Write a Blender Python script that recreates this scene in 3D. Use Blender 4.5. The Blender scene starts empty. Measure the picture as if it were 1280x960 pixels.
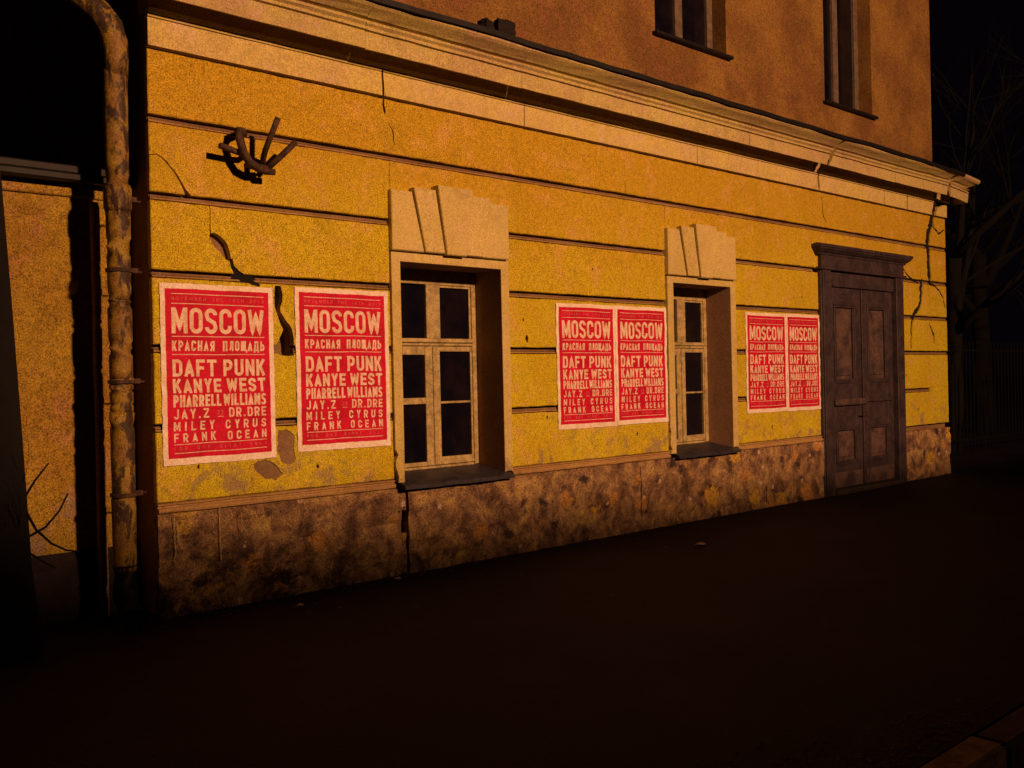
import bpy, bmesh, math, random
from mathutils import Vector, Matrix, noise
from mathutils.geometry import tessellate_polygon
R = math.radians
scene = bpy.context.scene
COL = scene.collection
rnd = random.Random(7)

# ---------------------------------------------------------------- camera
cam_d = bpy.data.cameras.new("camera")
cam = bpy.data.objects.new("camera", cam_d); COL.objects.link(cam)
YAW, PIT, ROL = 0.71684718, -0.00356639, -0.02240040
cy, sy, cp, sp = math.cos(YAW), math.sin(YAW), math.cos(PIT), math.sin(PIT)
F = Vector((sy*cp, cy*cp, sp)); R0 = Vector((cy, -sy, 0)); U0 = R0.cross(F)
Rv = math.cos(ROL)*R0 + math.sin(ROL)*U0
Uv = -math.sin(ROL)*R0 + math.cos(ROL)*U0
m = Matrix((Rv, Uv, -F)).transposed().to_4x4()
m.translation = Vector((0, -6.341, 1.55))
cam.matrix_world = m
cam_d.sensor_width = 36; cam_d.lens = 1170/1280*36
cam_d.clip_start = .05; cam_d.clip_end = 600
scene.camera = cam

# ---------------------------------------------------------------- night sky and the street lamp across the road
w = bpy.data.worlds.new("World"); scene.world = w; w.use_nodes = True
bg = w.node_tree.nodes["Background"]
bg.inputs[0].default_value = (.42, .22, .52, 1); bg.inputs[1].default_value = .0026
LAMP = Vector((5.8, -16, 7.4))
LC = (1.0, .475, .22)
def lamp(name, kind, energy, aim=None, size=None, blend=0., pos=LAMP, rad=.30):
    l = bpy.data.lights.new(name, kind); l.energy = energy; l.color = LC; l.shadow_soft_size = rad
    o = bpy.data.objects.new(name, l); COL.objects.link(o); o.location = pos
    if kind == 'SPOT':
        l.spot_size = R(size); l.spot_blend = blend
        o.rotation_euler = Vector(aim).to_track_quat('-Z', 'Y').to_euler()
    return o
# cut-off luminaire: the beam's lower limit falls along the foot of the facade
lamp('street_lamp_beam', 'SPOT', 12800, (.045, math.cos(R(61.0)), math.sin(R(61.0))), 172, .05)
lamp('street_lamp_spill', 'POINT', 330)
scene.view_settings.view_transform = 'Standard'; scene.view_settings.look = 'None'
scene.view_settings.exposure = 0.0; scene.view_settings.gamma = 1
scene.view_settings.use_curve_mapping = False
scene.render.engine = 'CYCLES'
scene.cycles.max_bounces = 6

# ---------------------------------------------------------------- materials
def mat(name):
    mt = bpy.data.materials.new(name); mt.use_nodes = True
    nt = mt.node_tree; b = nt.nodes["Principled BSDF"]
    return mt, nt, b
def N(nt, t, **k):
    n = nt.nodes.new(t)
    for a, v in k.items(): setattr(n, a, v)
    return n
class G:
    """small helper to wire object-space procedural colour"""
    def __init__(s, nt, coord='world'):
        s.nt = nt
        g = N(nt, 'ShaderNodeNewGeometry') if coord == 'world' else N(nt, 'ShaderNodeTexCoord')
        s.p = g.outputs['Position'] if coord == 'world' else g.outputs['Object']
    def noise(s, scale, detail=4, rough=.6, dist=0, stretch=None, off=0):
        v = s.p
        if stretch or off:
            mp = N(s.nt, 'ShaderNodeMapping'); s.nt.links.new(v, mp.inputs[0])
            mp.inputs['Scale'].default_value = stretch or (1, 1, 1); mp.inputs['Location'].default_value = (off, off*.7, off*1.3)
            v = mp.outputs[0]
        n = N(s.nt, 'ShaderNodeTexNoise'); s.nt.links.new(v, n.inputs['Vector'])
        n.inputs['Scale'].default_value = scale; n.inputs['Detail'].default_value = detail
        n.inputs['Roughness'].default_value = rough; n.inputs['Distortion'].default_value = dist
        return n.outputs['Fac']
    def voro(s, scale, feature='F1', rand=1):
        n = N(s.nt, 'ShaderNodeTexVoronoi'); n.feature = feature; s.nt.links.new(s.p, n.inputs['Vector'])
        n.inputs['Scale'].default_value = scale; n.inputs['Randomness'].default_value = rand
        return n.outputs['Distance']
    def ramp(s, fac, stops):
        n = N(s.nt, 'ShaderNodeValToRGB'); s.nt.links.new(fac, n.inputs[0])
        el = n.color_ramp.elements
        while len(el) < len(stops): el.new(.5)
        for e, (p_, c) in zip(el, stops):
            e.position = p_; e.color = (*c, 1) if len(c) == 3 else c
        return n.outputs[0]
    def fac(s, fac, a, b):
        n = N(s.nt, 'ShaderNodeMapRange'); n.clamp = True; n.interpolation_type = 'SMOOTHSTEP'
        s.nt.links.new(fac, n.inputs[0]); n.inputs[1].default_value = a; n.inputs[2].default_value = b
        return n.outputs[0]
    def mix(s, f, a, b, mode='MIX'):
        n = N(s.nt, 'ShaderNodeMix', data_type='RGBA', blend_type=mode)
        for i, v in ((0, f), (6, a), (7, b)):
            if isinstance(v, (int, float)): n.inputs[i].default_value = v
            elif isinstance(v, tuple): n.inputs[i].default_value = (*v, 1)
            else: s.nt.links.new(v, n.inputs[i])
        return n.outputs[2]
    def math(s, op, a, b=0.):
        n = N(s.nt, 'ShaderNodeMath', operation=op)
        for i, v in ((0, a), (1, b)):
            if isinstance(v, (int, float)): n.inputs[i].default_value = v
            else: s.nt.links.new(v, n.inputs[i])
        return n.outputs[0]
    def sep(s, i):
        n = N(s.nt, 'ShaderNodeSeparateXYZ'); s.nt.links.new(s.p, n.inputs[0]); return n.outputs[i]
    def bump(s, b, h, strength=.5, dist=.01):
        n = N(s.nt, 'ShaderNodeBump'); s.nt.links.new(h, n.inputs['Height'])
        n.inputs['Strength'].default_value = strength; n.inputs['Distance'].default_value = dist
        s.nt.links.new(n.outputs[0], b.inputs['Normal'])
    def out(s, b, col, rough=.85):
        s.nt.links.new(col, b.inputs['Base Color']); b.inputs['Roughness'].default_value = rough
        b.inputs['Specular IOR Level'].default_value = .25

def grainy(g, col, amt=.35, scale=85):
    amt = min(.8, amt*1.75); n = g.math('ADD', g.math('MULTIPLY', g.noise(scale*1.2, 3, .9), .76), g.math('MULTIPLY', g.noise(23, 6, .8, .3, off=31), .24))
    lo = 1-amt; hi = 1+amt
    return g.mix(1., col, g.ramp(n, [(.40, (lo, lo*.97, lo*.95)), (.60, (hi, hi, hi))]), 'MULTIPLY')

def plaster(name, c1, c2, cpink, wear=True, amt=.30, dirt=(.10, .065, .045), top=None):
    mt, nt, b = mat(name); g = G(nt)
    col = g.mix(g.fac(g.noise(1.3, 6, .62), .35, .65), c1, c2)
    if top: col = g.mix(g.math('MULTIPLY', g.fac(g.math('ADD', g.sep(2), g.math('MULTIPLY', g.noise(.9, 4, .6, off=6), 1.6)), 2.6, 4.6), .8), col, top)  # dimmer light towards the top of the wall, painted in as orange
    col = g.mix(g.math('MULTIPLY', g.fac(g.noise(4.5, 6, .7, off=5), .50, .68), .60), col, cpink)
    col = g.mix(g.math('MULTIPLY', g.fac(g.noise(2.2, 8, .75, .6, off=9), .52, .70), .38), col, tuple(x*.55 for x in c1))
    # streaks of soot running down
    col = g.mix(g.math('MULTIPLY', g.fac(g.noise(3.5, 5, .6, 0, (1, 1, .12), 3), .56, .8), .35), col, tuple(x*.6 for x in c1))
    # small chips
    col = g.mix(g.fac(g.noise(9, 8, .8, .4, off=2), .70, .76), col, dirt)
    if wear:   # splashed and flaked paint close to the plinth
        z = g.fac(g.sep(2), 1.35, .72)
        f = g.math('MULTIPLY', z, g.fac(g.noise(4.2, 9, .72, .5, off=1), .50, .60))
        col = g.mix(g.math('MULTIPLY', f, .8), col, (.24, .17, .13))
    col = grainy(g, col, amt)
    g.out(b, col, .9)
    h = g.math('ADD', g.noise(90, 5, .7), g.math('MULTIPLY', g.noise(9, 4, .6), 1.5))
    g.bump(b, h, .35, .006)
    return mt
M = {}
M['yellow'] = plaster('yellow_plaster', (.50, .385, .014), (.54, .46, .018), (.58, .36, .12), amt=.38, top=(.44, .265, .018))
M['cream'] = plaster('cream_plaster', (.50, .41, .14), (.58, .48, .18), (.58, .44, .24), amt=.22)
M['frieze'] = plaster('frieze_plaster', (.52, .40, .18), (.56, .46, .13), (.58, .44, .32), wear=False, amt=.22)
M['cornice'] = plaster('cornice_plaster', (.41, .30, .15), (.48, .40, .14), (.50, .34, .26), wear=False, amt=.26)
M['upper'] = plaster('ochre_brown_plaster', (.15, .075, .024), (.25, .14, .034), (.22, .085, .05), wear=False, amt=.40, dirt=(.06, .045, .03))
M['core'] = plaster('bare_render', (.17, .10, .055), (.26, .17, .08), (.28, .16, .14), wear=False, amt=.2)
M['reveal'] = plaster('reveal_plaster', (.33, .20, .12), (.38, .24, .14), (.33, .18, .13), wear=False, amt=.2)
M['courtyard'] = plaster('courtyard_plaster', (.25, .14, .018), (.33, .22, .024), (.34, .17, .09), wear=True, amt=.42)

def mk_plinth():
    mt, nt, b = mat('plinth_stone'); g = G(nt)
    col = g.ramp(g.noise(4.6, 10, .66, .5), [(.36, (.09, .05, .036)), (.45, (.20, .12, .07)), (.51, (.30, .185, .10)), (.57, (.40, .26, .12)), (.66, (.54, .38, .12))])
    def blobs(scale, lo, hi, off, c, a=1.):
        n = N(nt, 'ShaderNodeTexVoronoi'); mp = N(nt, 'ShaderNodeMapping'); nt.links.new(g.p, mp.inputs[0]); mp.inputs['Location'].default_value = (off, 0, off*.3)
        nt.links.new(mp.outputs[0], n.inputs['Vector']); n.inputs['Scale'].default_value = scale
        d = g.math('ADD', n.outputs['Distance'], g.math('MULTIPLY', g.noise(14, 6, .75, off=off), .55))
        return g.mix(g.math('MULTIPLY', g.fac(d, hi, lo), a), col, c)
    col = blobs(1.7, .42, .52, 3, (.58, .36, .05))
    col = blobs(2.6, .42, .53, 7, (.50, .26, .07), .85)
    col = blobs(3.1, .38, .50, 12, (.03, .022, .028), .9)
    col = blobs(4.4, .34, .40, 17, (.62, .46, .36))
    col = g.mix(g.math('MULTIPLY', g.fac(g.noise(22, 8, .8, .6, off=8), .55, .62), .75), col, (.045, .028, .03))
    lo = g.fac(g.math('ADD', g.math('MULTIPLY', g.sep(0), .17), g.sep(2)), 1.12, .66)  # ragged low shadow at the lower left, painted into the stone colour
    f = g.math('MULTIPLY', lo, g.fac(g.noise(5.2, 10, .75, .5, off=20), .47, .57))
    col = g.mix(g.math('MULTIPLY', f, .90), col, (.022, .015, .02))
    col = grainy(g, col, .38)
    g.out(b, col, .9)
    g.bump(b, g.noise(26, 9, .75, .4), .9, .02)
    return mt
M['plinth'] = mk_plinth()

def simple(name, c, rough=.6, var=.35, scale=8, metallic=0, bump=.3, spec=.3, c2=None, amt=.15, bscale=60):
    mt, nt, b = mat(name); g = G(nt)
    c2 = c2 or tuple(x*(1-var) for x in c)
    col = g.mix(g.fac(g.noise(scale, 8, .7, .4), .38, .64), c, c2)
    col = grainy(g, col, amt)
    g.out(b, col, rough); b.inputs['Metallic'].default_value = metallic
    b.inputs['Specular IOR Level'].default_value = spec
    g.bump(b, g.noise(bscale, 5, .7), bump, .004)
    return mt
M['frame'] = simple('window_frame_paint', (.50, .40, .18), .6, .45, 12, amt=.2)
M['frame2'] = simple('upper_frame_paint', (.16, .12, .09), .6, .4, 12)
M['sill'] = simple('sill_metal', (.055, .050, .070), .5, .4, 10, .3, amt=.2)
M['flash'] = simple('roof_flashing', (.012, .011, .014), .6, .4, 6, .2)
M['door'] = simple('door_paint', (.058, .041, .048), .6, .45, 5, amt=.35, c2=(.028, .021, .030))
M['doorpanel'] = simple('door_panel_paint', (.12, .075, .065), .65, .4, 4, amt=.4, c2=(.042, .030, .040))
M['iron'] = simple('rusty_iron', (.10, .055, .035), .8, .5, 20, .2, c2=(.035, .022, .02))
M['bark'] = simple('bark', (.0035, .003, .0035), .95, .4, 9, bump=.8, bscale=30)
M['black'] = simple('dark_metal', (.006, .006, .008), .6, .4, 9, .2)
M['kerb'] = simple('kerb_stone', (.18, .12, .08), .9, .5, 7, amt=.3)  # paler tone paints in a patch of lamplight on one kerb stone
M['kerbdark'] = simple('kerb_stone_dark', (.055, .040, .035), .9, .5, 7, amt=.3)  # unlit kerb tone; the paler copy carries the lamplight
M['scrap'] = simple('scrap_paper', (.45, .40, .36), .8, .2)
M['brick'] = simple('broken_brick', (.014, .010, .011), .9, .4)
M['roof'] = simple('roof_sheet', (.05, .045, .05), .6, .4)
def mk_glass():
    mt, nt, b = mat('window_glass'); g = G(nt)
    col = g.mix(g.fac(g.noise(2.5, 5, .7), .4, .65), (.004, .004, .010), (.012, .008, .012))
    nt.links.new(col, b.inputs['Base Color']); b.inputs['Roughness'].default_value = .12
    b.inputs['Specular IOR Level'].default_value = .5
    g.bump(b, g.noise(3, 2, .5), .15, .01)
    return mt
M['glass'] = mk_glass()
def mk_pipe():
    mt, nt, b = mat('flaking_pipe_paint'); g = G(nt)
    col = g.mix(g.fac(g.noise(7, 5, .6), .4, .6), (.30, .20, .028), (.21, .12, .035))
    col = g.mix(g.fac(g.noise(11, 7, .68, .5, (1, 1, .45), 3), .47, .57), col, (.045, .028, .02))
    col = grainy(g, col, .3); g.out(b, col, .6)
    g.bump(b, g.noise(20, 7, .7), .5, .006)
    return mt
M['pipe'] = mk_pipe()
def mk_asphalt():
    mt, nt, b = mat('asphalt'); g = G(nt)
    col = g.ramp(g.noise(1.1, 8, .65, .4), [(.32, (.005, .004, .012)), (.55, (.011, .007, .020)), (.72, (.022, .014, .028))])
    col = g.mix(1., col, g.ramp(g.noise(120, 4, .8), [(.35, (.5, .5, .5)), (.7, (1.6, 1.5, 1.5))]), 'MULTIPLY')
    g.out(b, col, .8); b.inputs['Specular IOR Level'].default_value = .2
    h = g.math('ADD', g.math('MULTIPLY', g.voro(110), .6), g.noise(7, 6, .7))
    g.bump(b, h, .8, .012)
    return mt
M['asphalt'] = mk_asphalt()
def mk_soil():
    mt, nt, b = mat('dust'); g = G(nt)
    col = g.mix(g.fac(g.noise(9, 8, .75), .4, .6), (.10, .07, .05), (.03, .02, .02)); g.out(b, grainy(g, col, .4), .95)
    return mt
M['dust'] = mk_soil()
# posters
def mk_paper():
    mt, nt, b = mat('poster_paper'); g = G(nt)
    col = g.mix(g.fac(g.noise(6, 6, .7, .3), .42, .66), (.84, .76, .72), (.76, .62, .48))
    col = g.mix(g.fac(g.noise(14, 6, .75), .66, .76), col, (.40, .32, .18)); col = grainy(g, col, .14)
    g.out(b, col, .8); g.bump(b, g.noise(11, 5, .6, .8), .6, .010)
    return mt
def mk_red():
    mt, nt, b = mat('poster_red_ink'); g = G(nt)
    col = g.mix(g.fac(g.noise(5, 6, .7, .3), .40, .64), (.60, .004, .045), (.46, .004, .026))
    col = g.mix(g.math('MULTIPLY', g.fac(g.noise(26, 6, .8), .66, .78), .4), col, (.7, .25, .25))
    g.out(b, grainy(g, col, .16), .75); g.bump(b, g.noise(11, 5, .6, .8), .6, .010)
    return mt
def mk_letter():
    mt, nt, b = mat('unprinted_letter_paper'); g = G(nt)
    col = g.mix(g.fac(g.noise(17, 5, .7, .3), .40, .62), (.80, .66, .56), (.68, .46, .36))
    col = g.mix(g.fac(g.noise(40, 5, .8), .60, .74), col, (.60, .16, .16))
    g.out(b, grainy(g, col, .14), .8)
    return mt
def mk_small():
    mt, nt, b = mat('small_print_paper'); g = G(nt)
    col = g.mix(g.fac(g.noise(60, 4, .8), .44, .58), (.62, .18, .20), (.60, .05, .08))
    g.out(b, col, .8)
    return mt
M['paper'], M['red'], M['letter'], M['small'] = mk_paper(), mk_red(), mk_letter(), mk_small()

# ---------------------------------------------------------------- object helpers
def tag(o, label=None, cat=None, group=None, kind=None):
    for k, v in (('label', label), ('category', cat), ('group', group), ('kind', kind)):
        if v: o[k] = v
    return o
def empty(name, loc, label, cat, group=None):
    o = bpy.data.objects.new(name, None); COL.objects.link(o); o.location = loc; o.empty_display_size = .1
    return tag(o, label, cat, group)
def link(name, me, m, parent=None):
    if m and not me.materials: me.materials.append(m)
    o = bpy.data.objects.new(name, me); COL.objects.link(o)
    if parent is not None:
        o.parent = parent
        p = parent; off = Vector((0, 0, 0))
        while p: off += p.location; p = p.parent
        o.location = -off          # meshes carry world coordinates
    return o
def obj(name, bm, m, parent=None, smooth=False):
    bmesh.ops.recalc_face_normals(bm, faces=bm.faces)
    me = bpy.data.meshes.new(name); bm.to_mesh(me); bm.free()
    if smooth:
        for f in me.polygons: f.use_smooth = True
    return link(name, me, m, parent)
def box(bm, x0, x1, y0, y1, z0, z1):
    v = [bm.verts.new(c) for c in ((x0,y0,z0),(x1,y0,z0),(x1,y1,z0),(x0,y1,z0),(x0,y0,z1),(x1,y0,z1),(x1,y1,z1),(x0,y1,z1))]
    for f in ((0,1,5,4),(1,2,6,5),(2,3,7,6),(3,0,4,7),(4,5,6,7),(3,2,1,0)): bm.faces.new([v[i] for i in f])
def boxes(name, lst, m, parent=None, bev=.003):
    bm = bmesh.new()
    for b in lst:
        b2 = bmesh.new(); box(b2, *b)
        if bev: bmesh.ops.bevel(b2, geom=list(b2.edges), offset=min(bev, min(b[1]-b[0], b[3]-b[2], b[5]-b[4])*.3), segments=1, affect='EDGES')
        me = bpy.data.meshes.new('t'); b2.to_mesh(me); b2.free(); bm.from_mesh(me); bpy.data.meshes.remove(me)
    return obj(name, bm, m, parent)
def prism(bm, pts, y0, y1):
    """polygon in x,z extruded along y"""
    a = [bm.verts.new((x, y0, z)) for x, z in pts]; b = [bm.verts.new((x, y1, z)) for x, z in pts]
    n = len(pts); bm.faces.new(a); bm.faces.new(b[::-1])
    for i in range(n): bm.faces.new((a[i], a[(i+1) % n], b[(i+1) % n], b[i]))
def slab(pts, yf, yb, ch=.006, jit=.0025, step=.07):
    """wall course: outline in x,z with slightly worn, chamfered front edges"""
    P = []
    n = len(pts)
    for i in range(n):
        a, b = Vector(pts[i]), Vector(pts[(i+1) % n]); k = max(1, int((b-a).length/step))
        nr = Vector(((b-a).y, -(b-a).x)).normalized()
        for j in range(k):
            q = a+(b-a)*j/k
            if j: q = q+nr*rnd.uniform(-jit, jit)
            P.append(q)
    c = Vector((sum(p.x for p in P)/len(P), sum(p.y for p in P)/len(P)))
    x0 = min(p.x for p in P); x1 = max(p.x for p in P); z0 = min(p.y for p in P); z1 = max(p.y for p in P)
    bm = bmesh.new()
    fr = []
    for p in P:
        q = p.copy(); cc = ch*rnd.uniform(.6, 1.7)
        q.x += cc if p.x < x0+.02 else (-cc if p.x > x1-.02 else 0)
        q.y += cc if p.y < z0+.02 else (-cc if p.y > z1-.02 else 0)
        fr.append(bm.verts.new((q.x, yf, q.y)))
    mid = [bm.verts.new((p.x, yf+ch, p.y)) for p in P]
    bk = [bm.verts.new((p.x, yb, p.y)) for p in P]
    n = len(P)
    bm.faces.new(fr); bm.faces.new(bk[::-1])
    for i in range(n):
        j = (i+1) % n
        bm.faces.new((fr[i], fr[j], mid[j], mid[i])); bm.faces.new((mid[i], mid[j], bk[j], bk[i]))
    return bm
def ragged(pts, a=.012, seed=0):
    out = []
    for i in range(len(pts)):
        p, q = Vector(pts[i]), Vector(pts[(i+1) % len(pts)]); k = max(1, int((q-p).length/.018))
        for j in range(k):
            t = p+(q-p)*j/k; t += Vector((noise.noise(Vector((t.x*28, t.y*28, seed))), noise.noise(Vector((t.x*28, t.y*28, seed+7)))))*a
            out.append((t.x, t.y))
    return out
PATCH = []
CUTS = []   # cutters: (bbox x0,x1,z0,z1, object)
def cutter(pts, y0, y1):
    bm = bmesh.new(); prism(bm, pts, y0, y1); bmesh.ops.recalc_face_normals(bm, faces=bm.faces)
    me = bpy.data.meshes.new('cut'); bm.to_mesh(me); bm.free()
    o = bpy.data.objects.new('cut', me); COL.objects.link(o)
    CUTS.append((min(p[0] for p in pts), max(p[0] for p in pts), min(p[1] for p in pts), max(p[1] for p in pts), o)); return o
def crackpoly(line, jit=.004, step=.035):
    """line: (x,z,width) -> ragged outline"""
    L = []
    for a, b in zip(line, line[1:]):
        k = max(1, int(math.hypot(b[0]-a[0], b[1]-a[1])/step))
        for j in range(k):
            t = j/k; L.append([a[i]+(b[i]-a[i])*t for i in range(3)])
    L.append(list(line[-1]))
    Lf, Rt = [], []
    for i, p in enumerate(L):
        q = L[min(i+1, len(L)-1)]; r = L[max(i-1, 0)]
        d = Vector((q[0]-r[0], q[1]-r[1])).normalized(); n = Vector((-d.y, d.x))
        c = Vector((p[0], p[1])) + n*rnd.uniform(-jit, jit); wd = p[2]/2
        Lf.append(c+n*wd*rnd.uniform(.75, 1.25)); Rt.append(c-n*wd*rnd.uniform(.75, 1.25))
    return [tuple(v) for v in Lf+Rt[::-1]]
def apply_cuts(objs, cuts):
    todo = []
    for o in objs:
        xs = [v.co.x for v in o.data.vertices]; zs = [v.co.z for v in o.data.vertices]
        bb = (min(xs), max(xs), min(zs), max(zs))
        for x0, x1, z0, z1, c in cuts:
            if x0 < bb[1] and x1 > bb[0] and z0 < bb[3] and z1 > bb[2]:
                md = o.modifiers.new('c', 'BOOLEAN'); md.operation = 'DIFFERENCE'; md.solver = 'EXACT'; md.object = c
                if o not in todo: todo.append(o)
    for o in todo: pass
    bpy.context.view_layer.update()
    dg = bpy.context.evaluated_depsgraph_get()
    for o in todo:
        me = bpy.data.meshes.new_from_object(o.evaluated_get(dg), depsgraph=dg)
        o.modifiers.clear()
        if sum(p.area for p in me.polygons) < .8*sum(p.area for p in o.data.polygons): print('cut failed', o.name); continue
        me.name = o.name; o.data = me
def sweep(profile, path, jit=0., cap=True):
    """profile (d,z) swept along the facade; path of (x, y, nx, ny): outward direction per point"""
    bm = bmesh.new(); rings = []
    for (x, y, nx, ny) in path:
        rings.append([bm.verts.new((x+nx*d, y+ny*d, z+rnd.uniform(-jit, jit))) for d, z in profile])
    n = len(profile)
    for a, b in zip(rings, rings[1:]):
        for i in range(n): bm.faces.new((a[i], a[(i+1) % n], b[(i+1) % n], b[i]))
    if cap: bm.faces.new(rings[0]); bm.faces.new(rings[-1][::-1])
    return bm
def tube(bm, pts, rad, seg=8, cap=True):
    pts = [Vector(p) for p in pts]; rings = []
    rad = rad if isinstance(rad, (list, tuple)) else [rad]*len(pts)
    up = Vector((0.13, .31, 1)).normalized()
    for i, p in enumerate(pts):
        d = (pts[min(i+1, len(pts)-1)]-pts[max(i-1, 0)]).normalized()
        if abs(d.dot(up)) > .95: u = d.cross(Vector((1, 0, 0))).normalized()
        else: u = d.cross(up).normalized()
        if rings and u.dot(pu) < 0: u = -u
        v = d.cross(u); pu = u
        rings.append([bm.verts.new(p+(u*math.cos(t)+v*math.sin(t))*rad[i]) for t in (2*math.pi*k/seg for k in range(seg))])
    for a, b in zip(rings, rings[1:]):
        for k in range(seg): bm.faces.new((a[k], a[(k+1) % seg], b[(k+1) % seg], b[k]))
    if cap: bm.faces.new(rings[0]); bm.faces.new(rings[-1][::-1])

# ---------------------------------------------------------------- the ground
bm = bmesh.new(); box(bm, -150, 250, -120, 300, -.6, -.125)
tag(obj('road', bm, M['asphalt']), kind='structure')
bm = bmesh.new()
xs = [-60, -20, -6, -2]+[-1+i*.25 for i in range(80)]+[20, 30, 60, 120]
ys = [-4.6+i*.23 for i in range(21)]+[2, 10, 60, 150]
grid = [[bm.verts.new((x, y, (noise.noise(Vector((x*.6, y*.6, 2)))*.012+noise.noise(Vector((x*2.1, y*2.1, 5)))*.006) if -4.6 < y < -.05 else (0 if y > -1 else -.003))) for x in xs] for y in ys]
for a, b in zip(grid, grid[1:]):
    for i in range(len(xs)-1): bm.faces.new((a[i], a[i+1], b[i+1], b[i]))
tag(obj('pavement', bm, M['asphalt'], smooth=True), kind='structure')
kb = tag(bpy.data.objects.new('kerb', None), kind='structure'); COL.objects.link(kb)
x = -9.95
while x < 24:
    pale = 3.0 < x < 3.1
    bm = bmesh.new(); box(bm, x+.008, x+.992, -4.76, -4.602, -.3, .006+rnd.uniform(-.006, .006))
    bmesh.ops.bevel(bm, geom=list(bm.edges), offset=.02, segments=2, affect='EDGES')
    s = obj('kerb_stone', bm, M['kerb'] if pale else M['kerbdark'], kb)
    if pale: s['label'] = 'kerb stone painted paler as if lamplit'
    x += 1.0
# grit added to stand in for lamplight at the kerb; rubble along the wall foot
def pebbles(name, spots, m, size, kind='stuff'):
    bm = bmesh.new()
    for x, y in spots:
        r = rnd.uniform(*size); vs = []
        b2 = bmesh.new(); bmesh.ops.create_icosphere(b2, subdivisions=1, radius=r)
        for v in b2.verts: v.co *= rnd.uniform(.6, 1.2); v.co.z *= .5; v.co += Vector((x, y, r*.25))
        me = bpy.data.meshes.new('t'); b2.to_mesh(me); b2.free(); bm.from_mesh(me); bpy.data.meshes.remove(me)
    return tag(obj(name, bm, m), kind=kind)
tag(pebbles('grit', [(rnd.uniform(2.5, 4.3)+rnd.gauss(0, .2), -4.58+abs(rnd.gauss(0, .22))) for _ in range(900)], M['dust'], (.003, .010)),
    'sandy grit added for the lamplit patch along the kerb edge', 'grit')
tag(pebbles('rubble', [(2.2+abs(rnd.gauss(0, 4.5)), -.05-abs(rnd.gauss(0, .10))) for _ in range(500)], M['dust'], (.004, .016)),
    'crumbled plaster and grit along the wall foot', 'rubble')
def scrap(x, y, s, rot, label):
    bm = bmesh.new()
    vs = [[bm.verts.new((x+math.cos(rot)*(i-1)*s*.5-math.sin(rot)*(j-1)*s*.35, y+math.sin(rot)*(i-1)*s*.5+math.cos(rot)*(j-1)*s*.35, .012+rnd.uniform(0, .012))) for i in range(3)] for j in range(3)]
    for j in range(2):
        for i in range(2): bm.faces.new((vs[j][i], vs[j][i+1], vs[j+1][i+1], vs[j+1][i]))
    o = obj('paper_scrap', bm, M['scrap']); md = o.modifiers.new('s', 'SOLIDIFY'); md.thickness = .002
    tag(o, label, 'litter', 'paper scraps on the pavement')
rg0 = random.Random(21)
bm = bmesh.new()
for k in range(70):
    x = rg0.uniform(2.4, 13); y = -.12-abs(rg0.gauss(0, .5)); a = rg0.uniform(0, 6.28); s_ = rg0.uniform(.018, .035)
    c_, n_ = math.cos(a)*s_, math.sin(a)*s_
    vs = [bm.verts.new((x+u*c_-v*n_, y+u*n_+v*c_, .012+h+rg0.uniform(0, .006))) for u, v, h in ((-1, 0, .0), (0, -.55, .004), (1, 0, .0), (0, .55, .006))]
    bm.faces.new(vs[:3]); bm.faces.new((vs[0], vs[2], vs[3]))
lv = obj('fallen_leaves', bm, None); lv.data.materials.append(simple('dead_leaf', (.10, .055, .025), .9, .5)); tag(lv, 'scattered small dead leaves on the dark pavement by the wall', 'leaves', kind='stuff')
scrap(6.91, -.99, .10, .3, 'crumpled white paper scrap alone on the open dark pavement')
scrap(4.12, -.20, .06, 1.1, 'small pale scrap at the wall foot left of the first window')
scrap(3.15, -.42, .05, .5, 'tiny pale scrap on the pavement below the two left posters')

# ---------------------------------------------------------------- the house
house = empty('townhouse', (8.3, 0, 0), 'old two storey yellow plastered house with banded walls, cream window heads and cracked cornice', 'building')
XL, XR = 2.33, 14.28
W1 = (4.325, 5.40); W2 = (7.785, 8.79)
JO = [1.28, 1.82, 2.33, 2.855, 3.38]         # joint centres
JH = .030
core = boxes('wall', [(XL+.01, XR-.01, .060, .45, -.1, 4.3)], M['core'], house, 0)
opening_cuts = []
for x0, x1, z0, z1 in ((W1[0], W1[1], .74, 2.54), (W2[0], W2[1], .74, 2.55), (10.90, 12.60, -.2, 2.87)):
    cutter([(x0, z0), (x1, z0), (x1, z1), (x0, z1)], -1, 1); opening_cuts.append(CUTS.pop())
apply_cuts([core], opening_cuts)
boxes('side_wall', [(XL+.01, XL+.4, .451, 9, -.1, 8.6), (XR-.4, XR-.01, .451, 9, -.1, 8.6), (XL+.01, XR-.01, 9, 9.4, -.1, 8.6)], M['core'], house, 0)
boxes('roof', [(XL-.3, XR+.3, -.2, 9.7, 8.6, 8.8)], M['flash'], house)
boxes('floor', [(XL+.41, XR-.41, .46, 8.9, 4.35, 4.42)], M['black'], house, 0)
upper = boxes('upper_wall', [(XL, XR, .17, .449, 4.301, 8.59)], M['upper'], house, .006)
UW = [(7.82, 9.09, 5.25), (11.22, 12.46, 5.12)]
uc = []
for x0, x1, z0 in UW:
    cutter([(x0, z0), (x1, z0), (x1, z0+2.2), (x0, z0+2.2)], -1, 1); uc.append(CUTS.pop())
apply_cuts([upper], uc)

def loss(seed, pts):
    P = ragged(pts, .011, seed); cutter(P, -.6, .0595)
    bm = bmesh.new(); c = Vector((sum(p[0] for p in P)/len(P), sum(p[1] for p in P)/len(P)))
    prism(bm, [tuple(c+(Vector(p)-c)*1.06) for p in P], .005+.002*(seed % 3), .058); obj('scratch_coat', bm, M['core'], house)
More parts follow.
